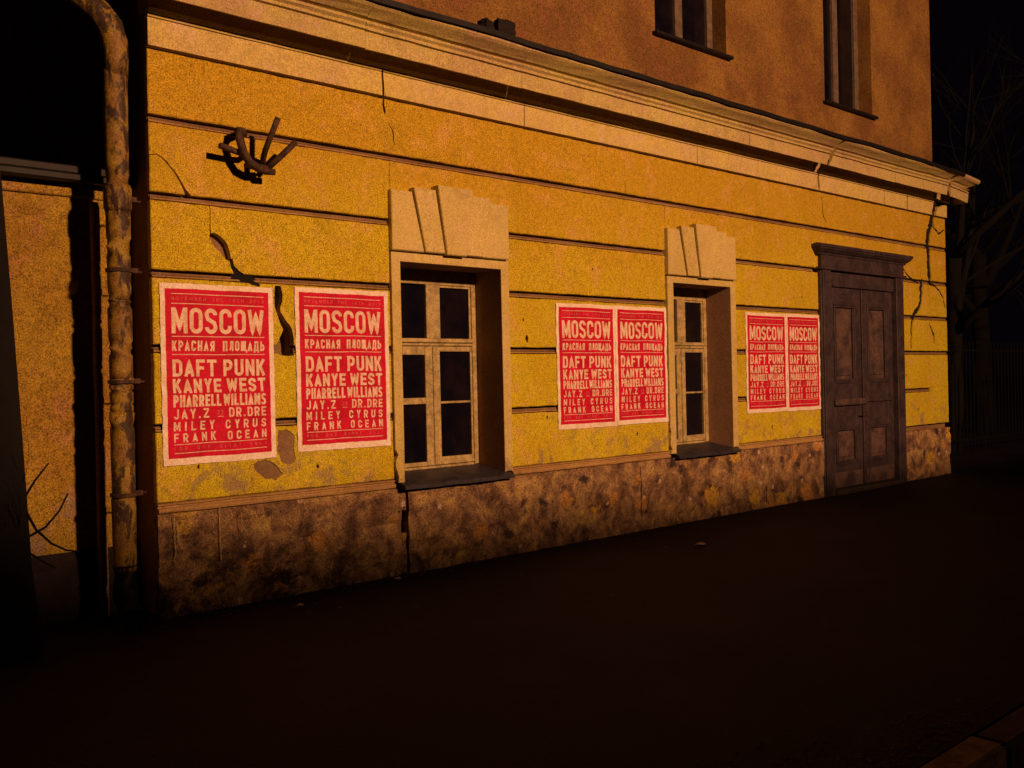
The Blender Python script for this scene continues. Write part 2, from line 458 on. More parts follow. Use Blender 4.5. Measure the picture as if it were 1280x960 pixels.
# cracks and lost plaster: cut right through the plaster courses to the render behind
DEEP = []; FILL = []
def crack(line, y0=-.7, y1=.30, jit=.004, wide=.85):
    cutter(crackpoly([(a, b, c*(wide if a < 10 else 1.75)) for a, b, c in line], jit), y0, y1); DEEP.append(CUTS[-1])
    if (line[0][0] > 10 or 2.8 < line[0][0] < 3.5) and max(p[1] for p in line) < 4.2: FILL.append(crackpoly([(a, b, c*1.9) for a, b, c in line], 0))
crack([(2.30, 3.128, .007), (2.377, 3.138, .009), (2.444, 3.101, .012), (2.497, 3.037, .014), (2.537, 2.976, .018), (2.57, 2.917, .026), (2.60, 2.870, .042)])
crack([(2.747, 2.835, .007), (2.743, 2.63, .008)])
cutter([(2.735, 2.613), (2.745, 2.632), (2.772, 2.640), (2.80, 2.630), (2.823, 2.614), (2.848, 2.592), (2.867, 2.568), (2.880, 2.53), (2.889, 2.498), (2.896, 2.448), (2.875, 2.448), (2.849, 2.462), (2.82, 2.49), (2.806, 2.513), (2.78, 2.53), (2.756, 2.559)], -.6, .0595)
crack([(2.887, 2.462, .03), (2.905, 2.41, .028), (2.935, 2.36, .05), (2.985, 2.335, .07), (3.06, 2.305, .045), (3.11, 2.28, .02)], jit=.006)
cutter([(3.231, 2.29), (3.275, 2.29), (3.291, 2.226), (3.288, 2.176), (3.268, 2.13), (3.272, 2.096), (3.318, 2.029), (3.345, 2.0), (3.361, 1.97), (3.375, 1.90), (3.372, 1.775), (3.33, 1.77), (3.258, 1.777), (3.226, 1.80), (3.235, 1.86), (3.261, 1.909), (3.289, 1.968), (3.262, 2.02), (3.248, 2.066), (3.225, 2.13), (3.222, 2.2)], -.6, .16); DEEP.append(CUTS[-1])
loss(3, [(3.235, 1.22), (3.30, 1.225), (3.36, 1.18), (3.355, 1.06), (3.37, 1.0), (3.32, .96), (3.25, .99), (3.215, 1.08)])
loss(5, [(3.02, .99), (3.12, 1.02), (3.2, .98), (3.26, .90), (3.2, .86), (3.11, .88), (3.05, .93)])
crack([(4.228, 3.88, .004), (4.215, 3.80, .026), (4.225, 3.745, .03), (4.235, 3.72, .004)])
crack([(4.262, 3.66, .003), (4.30, 3.60, .014), (4.306, 3.53, .010), (4.32, 3.48, .003)])
crack([(4.20, 4.062, .022), (4.205, 3.96, .03), (4.207, 3.85, .02)])
crack([(5.727, 4.062, .006), (5.73, 3.85, .010)]); crack([(12.38, 4.062, .010), (12.38, 3.85, .014)]); crack([(13.05, 4.062, .022), (13.04, 3.85, .014)])
crack([(10.715, 4.48, .030), (10.69, 4.40, .03), (10.64, 4.30, .04), (10.56, 4.15, .034), (10.54, 4.09, .03)], jit=.008)
crack([(10.69, 4.072, .02), (10.702, 3.95, .03), (10.712, 3.90, .022), (10.71, 3.853, .008)])
crack([(10.78, 3.80, .003), (10.83, 3.66, .014), (10.84, 3.55, .012), (10.90, 3.47, .004)], jit=.012)
crack([(14.31, 4.10, .05), (14.12, 4.066, .05), (13.95, 4.055, .08), (13.88, 3.90, .075), (13.83, 3.765, .075), (13.72, 3.58, .07), (13.69, 3.458, .075), (13.72, 3.2, .06), (13.735, 2.96, .06), (13.74, 2.83, .035)], jit=.014)
crack([(13.50, 2.90, .03), (13.46, 2.764, .05), (13.445, 2.55, .045), (13.37, 2.47, .04), (13.27, 2.409, .05), (13.17, 2.30, .04), (13.135, 2.2, .03), (13.12, 1.88, .022)], jit=.01)
crack([(13.74, 2.845, .03), (13.95, 2.80, .012), (14.15, 2.68, .02), (14.24, 2.50, .016)], jit=.01)
crack([(12.93, 3.02, .012), (13.1, 2.90, .016), (13.4, 2.83, .02)], jit=.01)
crack([(13.7, 2.25, .010), (13.83, 2.08, .03), (13.85, 1.95, .012)], jit=.008)
crack([(13.85, 3.72, .01), (14.05, 3.60, .022), (14.26, 3.68, .010)], jit=.008)
for x, z, s in ((5.72, 1.93, .035), (5.68, 2.1, .02), (6.3, 1.47, .02), (3.9, 1.12, .018), (3.55, .93, .02), (9.6, .93, .03), (13.3, 1.0, .04), (12.95, 1.5, .03), (5.95, 1.2, .02), (7.2, .98, .02), (2.62, 1.0, .015), (6.6, 2.62, .016), (10.3, 2.5, .02)):
    cutter([(x+s*math.cos(t)*rnd.uniform(.5, 1.1)*.7, z+s*math.sin(t)*rnd.uniform(.6, 1.3)) for t in [k*math.pi/4 for k in range(8)]], -.6, rnd.choice((.02, .0595, .0595)))

courses = []
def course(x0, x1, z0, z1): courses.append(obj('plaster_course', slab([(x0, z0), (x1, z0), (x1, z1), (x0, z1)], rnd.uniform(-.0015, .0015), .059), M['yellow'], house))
LO = [.775]+JO; HI = JO+[3.86]
LOWX = [(XL, W1[0]-.08), (W1[1]+.08, W2[0]-.09), (W2[1]+.08, 10.69), (12.83, XR)]
for i in range(6):
    z0 = LO[i]+(JH if i else 0); z1 = HI[i]-(JH if i < 5 else .015)
    if i < 4:
        for x0, x1 in LOWX: course(x0, x1, z0, z1)
    elif i == 4:
        for x0, x1 in ((XL, 4.262), (4.264, 7.71), (7.712, 10.60), (10.602, XR)): course(x0, x1, z0, z1)
    else:
        for x0, x1 in ((XL, 7.1), (7.102, 10.83), (10.832, 12.9), (12.902, XR)): course(x0, x1, z0, z1)
# on the corner pier the lowest groove stops half way
# joint mouldings: rounded bead lying in each groove
def jprof(z): return [(-.0335, z-.0250), (-.020, z-.0245), (-.009, z-.0215), (-.006, z-.0165), (-.009, z-.0115), (-.0335, z-.0085)]
def fprof_(z): return [(-.0335, z-.0080), (-.020, z-.0070), (-.017, z+.004), (-.021, z+.010), (-.0335, z+.012)]
beads = []
def bead(x0, x1, z):
    n = max(1, int((x1-x0)/.3))
    beads.append(obj('joint_fillet', sweep(fprof_(z), [(x0+(x1-x0)*k/n, 0, 0, -1) for k in range(n+1)], .0012), M['core'], house))
    beads.append(obj('joint_moulding', sweep(jprof(z), [(x0+(x1-x0)*k/n, 0, 0, -1) for k in range(n+1)], .0012), M['core2'] if z < 9 else None, house))
M['core2'] = plaster('joint_render', (.36, .22, .09), (.42, .28, .10), (.42, .26, .17), wear=False, amt=.2)
for i, z in enumerate(JO):
    if i < 4:
        seg = [(XL+.004, 4.235), (5.495, 7.688), (8.885, 10.675), (12.84, 14.276)]
        if i == 0: seg[3] = (12.84, 13.68)
        if i == 3: seg[2] = (8.885, 10.55)
    else: seg = [(XL+.004, 14.276)]
    for a, b in seg: bead(a, b, z)
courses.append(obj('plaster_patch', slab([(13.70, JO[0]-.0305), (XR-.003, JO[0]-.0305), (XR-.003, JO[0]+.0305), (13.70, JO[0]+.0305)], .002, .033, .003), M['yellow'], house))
# base moulding above the plinth
bprof = [(-.034, .700), (.012, .700), (.030, .708), (.034, .722), (.026, .735), (.008, .742), (.004, .752), (.020, .757), (.020, .766), (-.034, .772)]
for a, b in ((XL-.002, 4.235), (5.495, 7.685), (8.89, 10.675)):
    n = int((b-a)/.12); beads.append(obj('base_moulding', sweep(bprof, [(a+(b-a)*k/n, 0, 0, -1) for k in range(n+1)], .0028), M['core2'], house))
# frieze and cornice blocks
fprof = [(-.034, 3.864), (.022, 3.864), (.024, 4.048), (.003, 4.049), (.003, 4.056), (.028, 4.056), (.028, 4.069), (.005, 4.070), (.005, 4.077), (.035, 4.078), (.052, 4.104), (-.034, 4.104)]
cprof = [(-.16, 4.106), (.055, 4.106), (.060, 4.140), (.075, 4.195), (.215, 4.205), (.232, 4.150), (.236, 4.112), (.252, 4.112), (.256, 4.236), (.244, 4.240), (.244, 4.250), (.270, 4.254), (.272, 4.270), (.256, 4.274), (.256, 4.282), (.280, 4.300), (.284, 4.318), (.250, 4.324), (.252, 4.334), (.290, 4.340), (.306, 4.352), (.338, 4.370), (.375, 4.388), (.396, 4.404), (.400, 4.424), (.392, 4.440), (-.16, 4.498)]
fx = [XL, 4.2, 5.73, 8.25, 10.70, 12.38, 13.04]
for a, b in zip(fx, fx[1:]):
    n = max(2, int((b-a)/.25)); dy = rnd.uniform(-.002, .002)
    courses.append(obj('frieze_block', sweep(fprof, [(a+.002+(b-a-.004)*k/n, dy, 0, -1) for k in range(n+1)], .0012), M['frieze'], house))
courses.append(obj('frieze_block', sweep(fprof, [(13.042+.24*k, 0, 0, -1) for k in range(5)]+[(XR-.002, 0, 1, -1), (XR-.002, .3, 1, 0), (XR-.002, .44, 1, 0)], .001), M['frieze'], house))
cx = [XL, 3.9, 5.5, 7.2, 8.9, 10.0, 11.35, 12.25, 13.05]
for k_, (a, b) in enumerate(zip(cx, cx[1:])):
    n = max(2, int((b-a)/.2)); dz = rnd.uniform(-.003, .003); dy = rnd.uniform(-.004, .004)
    courses.append(obj('cornice_block', sweep([(d, z+dz) for d, z in cprof], [(a+.0015+(b-a-.003)*k/n, dy, 0, -1) for k in range(n+1)], .002), M['cornice'], house))
sag = lambda x: 0
def endbreak(bm, x_end, seed):
    for v in bm.verts:
        if abs(v.co.x-x_end) < .002: v.co.x += .03*noise.noise(Vector((v.co.y*9, v.co.z*14, seed)))
bm = sweep(cprof, [(13.053+(13.80-13.053)*k/4, -.006, 0, -1) for k in range(5)], .003); endbreak(bm, 13.80, 1)
obj('cornice_block', bm, M['cornice'], house)
bm = sweep(cprof, [(13.905, -.01, 0, -1), (14.06, -.012, 0, -1), (14.18, -.01, 0, -1), (XR-.002, 0, .8, -1), (XR-.002, .25, .8, 0), (XR-.002, .5, .8, 0)], .004); endbreak(bm, 13.905, 5)
for v in bm.verts:
    v.co.z -= (v.co.x-13.9)*.05+.004
    if v.co.x > 14.3: v.co += Vector((rnd.uniform(-.02, .012), rnd.uniform(-.015, .015), rnd.uniform(-.012, .010)))
o = obj('cornice_block', bm, M['cornice'], house); o['label'] = 'broken corner block of the cornice'
apply_cuts(courses+beads, CUTS); apply_cuts([core], DEEP)
M['crack_shade'] = simple('crack_shade', (.012, .009, .009), .95, .3)
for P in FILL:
    bm = bmesh.new(); prism(bm, P, .014, .0585); obj('crack_shadow', bm, M['crack_shade'], house)  # dark strips that paint in the shade deep inside the cracks
# dark sheet metal along the top of the cornice
bm = bmesh.new(); n = 150; rows = []
for k in range(n+1):
    x = XL-.02+(14.05-XL)*k/n; e = noise.noise(Vector((x*1.1, 0, 3)))*.016+noise.noise(Vector((x*5, 0, 1)))*.005
    if x > 12.6: e -= (x-12.6)*.02
    f = noise.noise(Vector((x*2, 7, 1)))*.012
    rows.append([bm.verts.new(c) for c in ((x, -.418-f, 4.414+e), (x, -.426-f, 4.418+e), (x, -.424-f, 4.462+e), (x, .168, 4.56), (x, .168, 4.52), (x, -.385, 4.450+e))])
for a, b in zip(rows, rows[1:]):
    for i in range(6): bm.faces.new((a[i], a[(i+1) % 6], b[(i+1) % 6], b[i]))
bm.faces.new(rows[0]); bm.faces.new(rows[-1][::-1])
obj('roof_flashing', bm, M['flash'], house)

# plinth
def rough_block(x0, x1, z0, z1, y0, y1, amp=.016, seed=0, st=.035, edge=None):
    bm = bmesh.new(); nx = max(2, int((x1-x0)/st)); nz = max(2, int((z1-z0)/st)); g = []
    for j in range(nz+1):
        row = []
        for i in range(nx+1):
            x = x0+(x1-x0)*i/nx; z = z0+(z1-z0)*j/nz; q = Vector((x*3.1, z*3.1, seed))
            d = noise.noise(q)*amp+noise.noise(q*3.3)*amp*.5+noise.noise(q*9)*amp*.22
            pit = noise.noise(Vector((x*5, z*6, seed+9)))
            if pit > .38: d -= (pit-.38)*.12
            y = y0-d
            if j == nz: y = max(y, y0-.005)
            ex = noise.noise(Vector((0 if i else 1, z*6, seed+4)))*.018 if i in (0, nx) else 0
            row.append(bm.verts.new((x+ex, y, z)))
        g.append(row)
    for a, b in zip(g, g[1:]):
        for i in range(nx): bm.faces.new((a[i], a[i+1], b[i+1], b[i]))
    def back(v): return bm.verts.new((v.co.x, y1, v.co.z))
    ring = g[0]+[r[-1] for r in g[1:]]+g[-1][-2::-1]+[r[0] for r in g[-2:0:-1]]
    bk = [back(v) for v in ring]; n = len(ring)
    for i in range(n): bm.faces.new((ring[i], bk[i], bk[(i+1) % n], ring[(i+1) % n]))
    bm.faces.new(bk)
    return bm
pl = []
for k, (a, b, t) in enumerate(((XL-.012, 4.245, .699), (4.352, 7.2, .699), (7.204, 9.4, .699), (9.404, 10.672, .699), (12.835, XR+.012, .70))):
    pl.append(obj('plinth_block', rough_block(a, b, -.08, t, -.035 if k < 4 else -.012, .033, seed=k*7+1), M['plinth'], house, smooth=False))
pl[-1]['label'] = 'plinth of the corner pier right of the door'
for x, z0, z1 in ((2.42, .36, .69), (2.445, .5, .62), (2.74, .34, .71), (2.90, .52, .66)):
    bm = bmesh.new(); n = 14
    tube(bm, [(x+rnd.uniform(-.005, .005), -.058-rnd.uniform(0, .004), z0+(z1-z0)*k/n) for k in range(n+1)], [rnd.uniform(.0015, .0045) for _ in range(n+1)], 5)
    obj('paint_drip', bm, M['cream'], pl[0])
# broken masonry in the gap beside the first window
obj('broken_stone', rough_block(4.255, 4.345, -.05, .33, -.01, .033, .02, 33), M['plinth'], house)
obj('broken_stone', rough_block(4.25, 4.33, .52, .66, -.02, .033, .02, 37), M['plinth'], house)

# window trim, head, casements
def head(x0, x1, zb):
    s = (x1-x0)/1.25; c = (x0+x1)/2
    h = empty_part('window_head', house)
    tp = [0, .21, .435]; bt = [0, .32, .52]; top = [3.115, 3.150, 3.190]; pr = [.050, .072, .098]
    def vou(a, b, c_, d, zt, p, zb_):
        bm = slab([(a, zb_), (b, zb_), (d, zt), (c_, zt)], -p, .0335, .006, .002, .12)
        return bm
    for side in (0, 1):
        for i in range(2):
            a, b, c_, d = x0+bt[i]*s, x0+bt[i+1]*s, x0+tp[i]*s, x0+tp[i+1]*s
            g_ = .002
            a += g_; c_ += g_; b -= g_; d -= g_
            zt = top[i]
            if side: a, b, c_, d = x0+x1-b, x0+x1-a, x0+x1-d, x0+x1-c_; zt -= .004
            # slanted sides: chamfer works on the bounding box, so build directly
            bm = bmesh.new(); prism_y(bm, [(a, zb), (b, zb), (d, zt), (c_, zt)], -pr[i], .0335)
            obj('voussoir', bm, M['cream'], h)
    bm = bmesh.new(); prism_y(bm, [(x0+(bt[2]+.003)*s, zb-.012), (x1-(bt[2]+.003)*s, zb-.012), (x1-(tp[2]+.003)*s, top[2]), (x0+(tp[2]+.003)*s, top[2])], -pr[2], .0335)
    o = obj('voussoir', bm, M['cream'], h); o['label'] = 'projecting keystone'
    return h
def empty_part(name, parent):
    o = bpy.data.objects.new(name, None); COL.objects.link(o); o.parent = parent
    o.location = (0, 0, 0); p = parent; off = Vector((0, 0, 0))
    while p: off += p.location; p = p.parent
    o.location = -off
    return o
def prism_y(bm, pts, y0, y1, ch=.007):
    c = Vector((sum(p[0] for p in pts)/len(pts), sum(p[1] for p in pts)/len(pts)))
    P = []
    n0 = len(pts)
    for i in range(n0):
        a, b = Vector(pts[i]), Vector(pts[(i+1) % n0]); k = max(1, int((b-a).length/.09))
        for j in range(k): P.append(a+(b-a)*j/k)
    fr = []; mid = []
    for p in P:
        d = (c-p); q = p+Vector((math.copysign(min(ch, abs(d.x)), d.x), math.copysign(min(ch, abs(d.y)), d.y)))*rnd.uniform(.6, 1.3)
        fr.append(bm.verts.new((q.x, y0+rnd.uniform(0, .0015), q.y))); mid.append(bm.verts.new((p.x, y0+ch, p.y)))
    bk = [bm.verts.new((p.x, y1, p.y)) for p in P]; n = len(P)
    bm.faces.new(fr); bm.faces.new(bk[::-1])
    for i in range(n):
        j = (i+1) % n
        bm.faces.new((fr[i], fr[j], mid[j], mid[i])); bm.faces.new((mid[i], mid[j], bk[j], bk[i]))
def trim(x0, x1, xi0, xi1, ztop, zo):
    bm = bmesh.new()
    # worn left foot: outline with bites
    z = .745; L = []; k = 0
    left_o = []; left_i = []
    while z < ztop:
        bite = 0
        if z < 1.0: bite = max(0, noise.noise(Vector((x0, z*14, 3)))*.06+.012*(1.0-z)/.25)
        left_o.append((x0+bite, z)); left_i.append((xi0-(bite*.3 if z < .95 else 0), z)); z += .045
    pts = left_i+[(xi0, ztop), (xi1, ztop)]+[(xi1, .75)]+[(x1, .75), (x1, zo), (x0, zo)]+left_o[::-1]
    tri = pts
    a = [bm.verts.new((x, -.030, z)) for x, z in pts]; b = [bm.verts.new((x, .034, z)) for x, z in pts]
    n = len(pts)
    for t in tessellate_polygon([[Vector((x, z, 0)) for x, z in pts]]):
        bm.faces.new([a[i] for i in t]); bm.faces.new([b[i] for i in t][::-1])
    for i in range(n): bm.faces.new((a[i], a[(i+1) % n], b[(i+1) % n], b[i]))
    return obj('window_trim', bm, M['cream'], house)
def window(x0, x1, zt, yf, sticker=False):
    s = (x1-x0)/1.075; X = lambda v: x0+(v-4.325)*s
    yb = yf+.07
    wd = boxes('window', [(x0, X(4.37), yf, yb, .80, zt), (X(5.345), x1, yf, yb, .80, zt), (X(4.371), X(5.344), yf, yb, 2.412, zt), (X(4.371), X(5.344), yf+.004, yb, .79, .815),
               (X(4.835), X(4.985), yf-.004, yb, 1.937, 2.411)], M['frame'], house, .004)
    boxes('transom', [(X(4.371), X(5.344), yf-.030, yb, 1.900, 1.936), (X(4.371), X(5.344), yf-.008, yb, 1.872, 1.899)], M['frame'], wd, .005)
    def casement(a, b, zr, hb, rt, rb, sl, sr):
        return boxes('casement', [(a, a+sl, yf+.006, yb-.01, .82, 1.868), (b-sr, b, yf+.006, yb-.01, .82, 1.868), (a+sl, b-sr, yf+.008, yb-.01, 1.868-rt, 1.8678), (a+sl, b-sr, yf+.008, yb-.01, .8202, .82+rb), (a+sl, b-sr, yf+.010, yb-.012, zr, zr+hb)], M['frame'], wd, .004)
    casement(X(4.372), X(4.908), 1.363, .055, .075, .035, .05*s, .09*s)
    casement(X(4.914), X(5.343), 1.360, .020, .045, .068, .065*s, .022*s)
    boxes('cover_strip', [(X(4.895), X(4.925), yf-.006, yf+.0055, .823, 1.865)], M['frame'], wd, .003)
    yg = yf+.035
    for a, b, c, d in ((4.37, 4.835, 1.937, 2.412), (4.985, 5.345, 1.937, 2.412), (4.422, 4.818, 1.418, 1.793), (4.422, 4.818, .855, 1.363), (4.979, 5.321, 1.38, 1.823), (4.979, 5.321, .888, 1.36)):
        bm = bmesh.new(); box(bm, X(a)-.002, X(b)+.002, yg, yg+.004, c-.002, d+.002)
        t = rnd.uniform(-.004, .004)
        for v in bm.verts: v.co.y += t*(v.co.z-c)
        obj('pane', bm, M['glass'], wd)
    boxes('putty_edge', [(X(4.986), X(5.344), yf+.012, yf+.034, 2.392, 2.411), (X(5.322), X(5.344), yf+.012, yf+.034, 1.94, 2.391)], M['frame'], wd, .002)
    if sticker: boxes('sticker', [(4.50, 4.575, yg-.004, yg-.001, 1.73, 1.765)], M['scrap'], wd, 0)
    # plastered lining of the opening
    boxes('reveal', [(x0-.02, x0+.0015, -.026, .44, .70, zt), (x1-.0015, x1+.02, -.026, .44, .70, zt), (x0-.02, x1+.02, -.026, .44, zt-.0015, zt+.02)], M['reveal'], wd, 0)
    bm = bmesh.new(); n = 14; rows = []
    for k in range(n+1):
        x = x0-.045+(x1-x0+.09)*k/n; e = rnd.uniform(-.004, .004)
        cl = min(max(x, x0+.004), x1-.004)
        rows.append([bm.verts.new(c) for c in ((cl, yf+.03, .800), (cl, -.020, .745+e), (x, -.034, .741+e), (x, -.098, .722+e), (x, -.100, .690+e), (x, -.094, .690+e), (x, -.034, .700), (cl, -.02, .702), (cl, yf+.03, .78))])
    for a, b in zip(rows, rows[1:]):
        for i in range(9): bm.faces.new((a[i], a[(i+1) % 9], b[(i+1) % 9], b[i]))
    bm.faces.new(rows[0]); bm.faces.new(rows[-1][::-1])
    obj('sill', bm, M['sill'], wd)
    return wd
trim(4.24, 5.49, W1[0], W1[1], 2.541, 2.612); trim(7.69, 8.885, W2[0], W2[1], 2.548, 2.612)
head(4.24, 5.49, 2.628); head(7.69, 8.885, 2.628)
w = window(W1[0], W1[1], 2.54, .33, True); w['label'] = 'larger looking near window with a pale sticker on one pane'
w = window(W2[0], W2[1], 2.547, .31); w['label'] = 'farther window between the second and third poster groups'
# upper storey windows
for x0, x1, z0 in UW:
    wd = boxes('upper_window', [(x0, x0+.1, .36, .43, z0, z0+2.2), (x1-.1, x1, .36, .43, z0, z0+2.2), (x0+.46*(x1-x0), x0+.56*(x1-x0), .36, .43, z0, z0+2.2), (x0+.1, x1-.1, .362, .43, z0, z0+.08)], M['frame2'], house)
    for a, b in ((x0+.1, x0+.46*(x1-x0)), (x0+.56*(x1-x0), x1-.1)): boxes('pane', [(a-.01, b+.01, .40, .405, z0+.07, z0+2.2)], M['glass'], wd, 0)
    boxes('sill', [(x0-.05, x1+.05, .10, .45, z0-.035, z0-.001)], M['flash'], wd)

# ---------------------------------------------------------------- door
door = boxes('door', [(10.67, 10.70, -.045, .035, -.02, 2.86), (10.7005, 10.895, -.060, .44, -.02, 2.86), (12.60, 12.80, -.060, .44, -.02, 2.86), (12.8005, 12.835, -.045, .035, -.02, 2.86), (10.895, 12.60, -.020, .44, 2.665, 2.86)], M['door'], house, .006)
boxes('door_frieze', [(10.64, 12.87, -.080, .034, 2.862, 2.900), (10.68, 12.83, -.058, .034, 2.901, 3.045)], M['door'], door, .006)
dprof = [(-.034, 3.047), (.062, 3.047), (.075, 3.058), (.075, 3.072), (.105, 3.085), (.15, 3.118), (.155, 3.135), (.17, 3.137), (.17, 3.175), (-.034, 3.215)]
boxes_ = sweep(dprof, [(10.66, .034, -.75, 0), (10.66, 0, -.75, -.8), (12.83, 0, .75, -.8), (12.83, .034, .75, 0)])
obj('door_cornice', boxes_, M['door'], door)
boxes('threshold', [(10.895, 12.60, -.09, .44, -.05, .055)], M['kerbdark'], door, .01)
def leaf(x0, x1):
    yf, yb = .012, .055
    p = [(x0+.15, x1-.16, 1.42, 2.46), (x0+.15, x1-.15, .36, .86)]
    lf = boxes('door_leaf', [(x0, p[0][0], yf, yb, .06, 2.66), (p[0][1], x1, yf, yb, .06, 2.66), (p[0][0], p[0][1], yf+.001, yb, 2.46, 2.659), (p[0][0], p[0][1], yf+.001, yb, .86, 1.42), (p[0][0], p[0][1], yf+.001, yb, .061, .36)], M['door'], door, .004)
    for a, b, c, d in p:
        fr = []
        for t, yy in ((.0, -.012), (.028, -.004)):
            fr += [(a+t, b-t, yf+yy, yb-.01, c+t, c+t+.027), (a+t, b-t, yf+yy, yb-.01, d-t-.027, d-t), (a+t, a+t+.027, yf+yy, yb-.01, c+t+.0275, d-t-.0275), (b-t-.027, b-t, yf+yy, yb-.01, c+t+.0275, d-t-.0275)]
        boxes('panel_moulding', fr, M['door'], lf, .004)
        bm = bmesh.new(); box(bm, a+.055, b-.055, yf+.028, yb-.005, c+.055, d-.055)
        b2 = [(a+.10, b-.10, yf+.016, yf+.0275, c+.10, d-.10)]
        obj('panel', bm, M['doorpanel'], lf); boxes('panel_field', b2, M['doorpanel'], lf, .01)
    boxes('kick_board', [(x0+.06, x1-.06, yf-.012, yf-.0005, .075, .27)], M['doorpanel'], lf, .004)
    return lf
L1 = leaf(10.90, 11.742); L2 = leaf(11.748, 12.595)
boxes('lock_rail', [(11.0, 11.80, -.035, .0105, 1.13, 1.215)], M['doorpanel'], L1, .012)
boxes('lock_rail', [(11.84, 12.52, -.012, .0105, 1.16, 1.195)], M['door'], L2, .006)
boxes('astragal', [(11.725, 11.765, -.012, .0105, .07, 1.125), (11.725, 11.765, -.012, .0105, 1.22, 2.65)], M['door'], L1, .006)
bm = bmesh.new(); tube(bm, [(11.62, -.036, 1.0), (11.62, -.06, 1.0), (11.66, -.065, 1.0), (11.70, -.065, .995)], .010, 8)
obj('handle', bm, M['iron'], L1, True)

# ---------------------------------------------------------------- posters
def arc(cx_, cy_, rx, ry, a0, a1, n=7): return [(cx_+rx*math.cos(R(a0+(a1-a0)*k/n)), cy_+ry*math.sin(R(a0+(a1-a0)*k/n))) for k in range(n+1)]
def glyph(c, w, h, t):
    """centre lines (y up, 0..h) of a condensed grotesque capital"""
    l, r, b, T_ = t/2, w-t/2, t/2, h-t/2; q = min((r-l)/2, h*.24); mx = w/2; m_ = h*.53; bb, tt = 0, h
    ry = q
    if c in 'OО0': return [[(l, h-t/2-q)]+arc(l+q, T_-q, q, q, 180, 90)+arc(r-q, T_-q, q, q, 90, 0)+arc(r-q, b+q, q, q, 0, -90)+arc(l+q, b+q, q, q, 270, 180)+[(l, h-t/2-q)]]
    if c in 'CС': return [[(r, T_-q-h*.07)]+arc(r-q, T_-q, q, q, 0, 90)+arc(l+q, T_-q, q, q, 90, 180)+arc(l+q, b+q, q, q, 180, 270)+arc(r-q, b+q, q, q, 270, 360)+[(r, b+q+h*.07)]]
    if c == 'G': return glyph('C', w, h, t)[:1]+[[(mx, h*.45), (r, h*.45), (r, b+q)]]
    if c == 'S': return [[(r, T_-q)]+arc(r-q, T_-q, q, q, 0, 90)+arc(l+q, T_-q, q, q, 90, 180)+[(l, T_-q-.02*h), (l+q*.3, m_+h*.04), (r-q*.3, m_-h*.10), (r, b+q+.02*h)]+arc(r-q, b+q, q, q, 0, -90)+arc(l+q, b+q, q, q, 270, 180)]
    if c in 'DД' and c == 'D': return [[(l, 0), (l, h)], [(l, T_)]+arc(r-q, T_-q, q, q, 90, 0)+arc(r-q, b+q, q, q, 0, -90)+[(l, b)]]
    if c in 'PР': 
        k = (T_-h*.43)/2; k = min(k, r-l)
        return [[(l, 0), (l, h)], [(l, T_), (r-k*.8, T_)]+arc(r-k*.8, T_-k, k*.8, k, 90, -90)+[(l, T_-2*k)]]
    if c == 'R': return glyph('P', w, h, t)+[[(mx, h*.43), (r, 0)]]
    if c == 'B': return glyph('P', w, h, t)+[[(l, b), (r-q*.6, b), (r, b+q*.8), (r, h*.36), (r-q*.4, h*.46)]]
    if c == 'U': return [[(l, h)]+arc(l+q, b+q, q, q, 180, 270)+arc(r-q, b+q, q, q, 270, 360)+[(r, h)]]
    if c == 'J': return [[(r, h)]+arc(r-q, b+q, q, q, 0, -90)+arc(l+q, b+q, q, q, 270, 180)]
    if c == 'M': return [[(l, 0), (l, h)], [(r, 0), (r, h)], [(l+t*.15, h-t*.3), (mx, h*.22), (r-t*.15, h-t*.3)]]
    if c == 'W': return [[(l, h), (w*.28, t*.55), (mx, h*.80), (w*.72, t*.55), (r, h)]]
    if c in 'AА': return [[(l*.8, 0), (mx, h-t*.75), (w-l*.8, 0)], [(w*.24, h*.26), (w*.76, h*.26)]]
    if c == 'V': return [[(l, h), (mx, t*.2), (r, h)]]
    if c == 'Y': return [[(l, h), (mx, h*.45), (r, h)], [(mx, h*.5), (mx, 0)]]
    if c in 'KК': return [[(l, 0), (l, h)], [(r, h), (l+t*.4, h*.42)], [(w*.42, h*.58), (r, 0)]]
    if c == 'N': return [[(l, 0), (l, h)], [(r, 0), (r, h)], [(l, h-t*.3), (r, t*.3)]]
    if c in 'HН': return [[(l, 0), (l, h)], [(r, 0), (r, h)], [(l, h*.5), (r, h*.5)]]
    if c == 'E': return [[(l, 0), (l, h)], [(l, T_), (w, T_)], [(l, h*.51), (w*.9, h*.51)], [(l, b), (w, b)]]
    if c == 'F': return [[(l, 0), (l, h)], [(l, T_), (w, T_)], [(l, h*.50), (w*.88, h*.50)]]
    if c == 'L': return [[(l, 0), (l, h)], [(l, b), (w, b)]]
    if c == 'T': return [[(mx, 0), (mx, h)], [(0, T_), (w, T_)]]
    if c == 'I': return [[(mx, 0), (mx, h)]]
    if c == 'Z': return [[(0, T_), (w-t*.3, T_)], [(r, h-t*.6), (l, t*.6)], [(0, b), (w, b)]]
    if c == 'П': return [[(l, 0), (l, h)], [(r, 0), (r, h)], [(l, T_), (r, T_)]]
    if c == 'Л': return [[(r, 0), (r, h)], [(l+t*.5, T_), (r, T_)], [(l+t*.7, h), (l+t*.5, h*.3), (l, b)]]
    if c == 'Щ': return [[(l, 0), (l, h)], [(mx-t*.2, 0), (mx-t*.2, h)], [(r-t*.4, 0), (r-t*.4, h)], [(l, b), (w+t*.2, b)], [(w, b), (w, -h*.16)]]
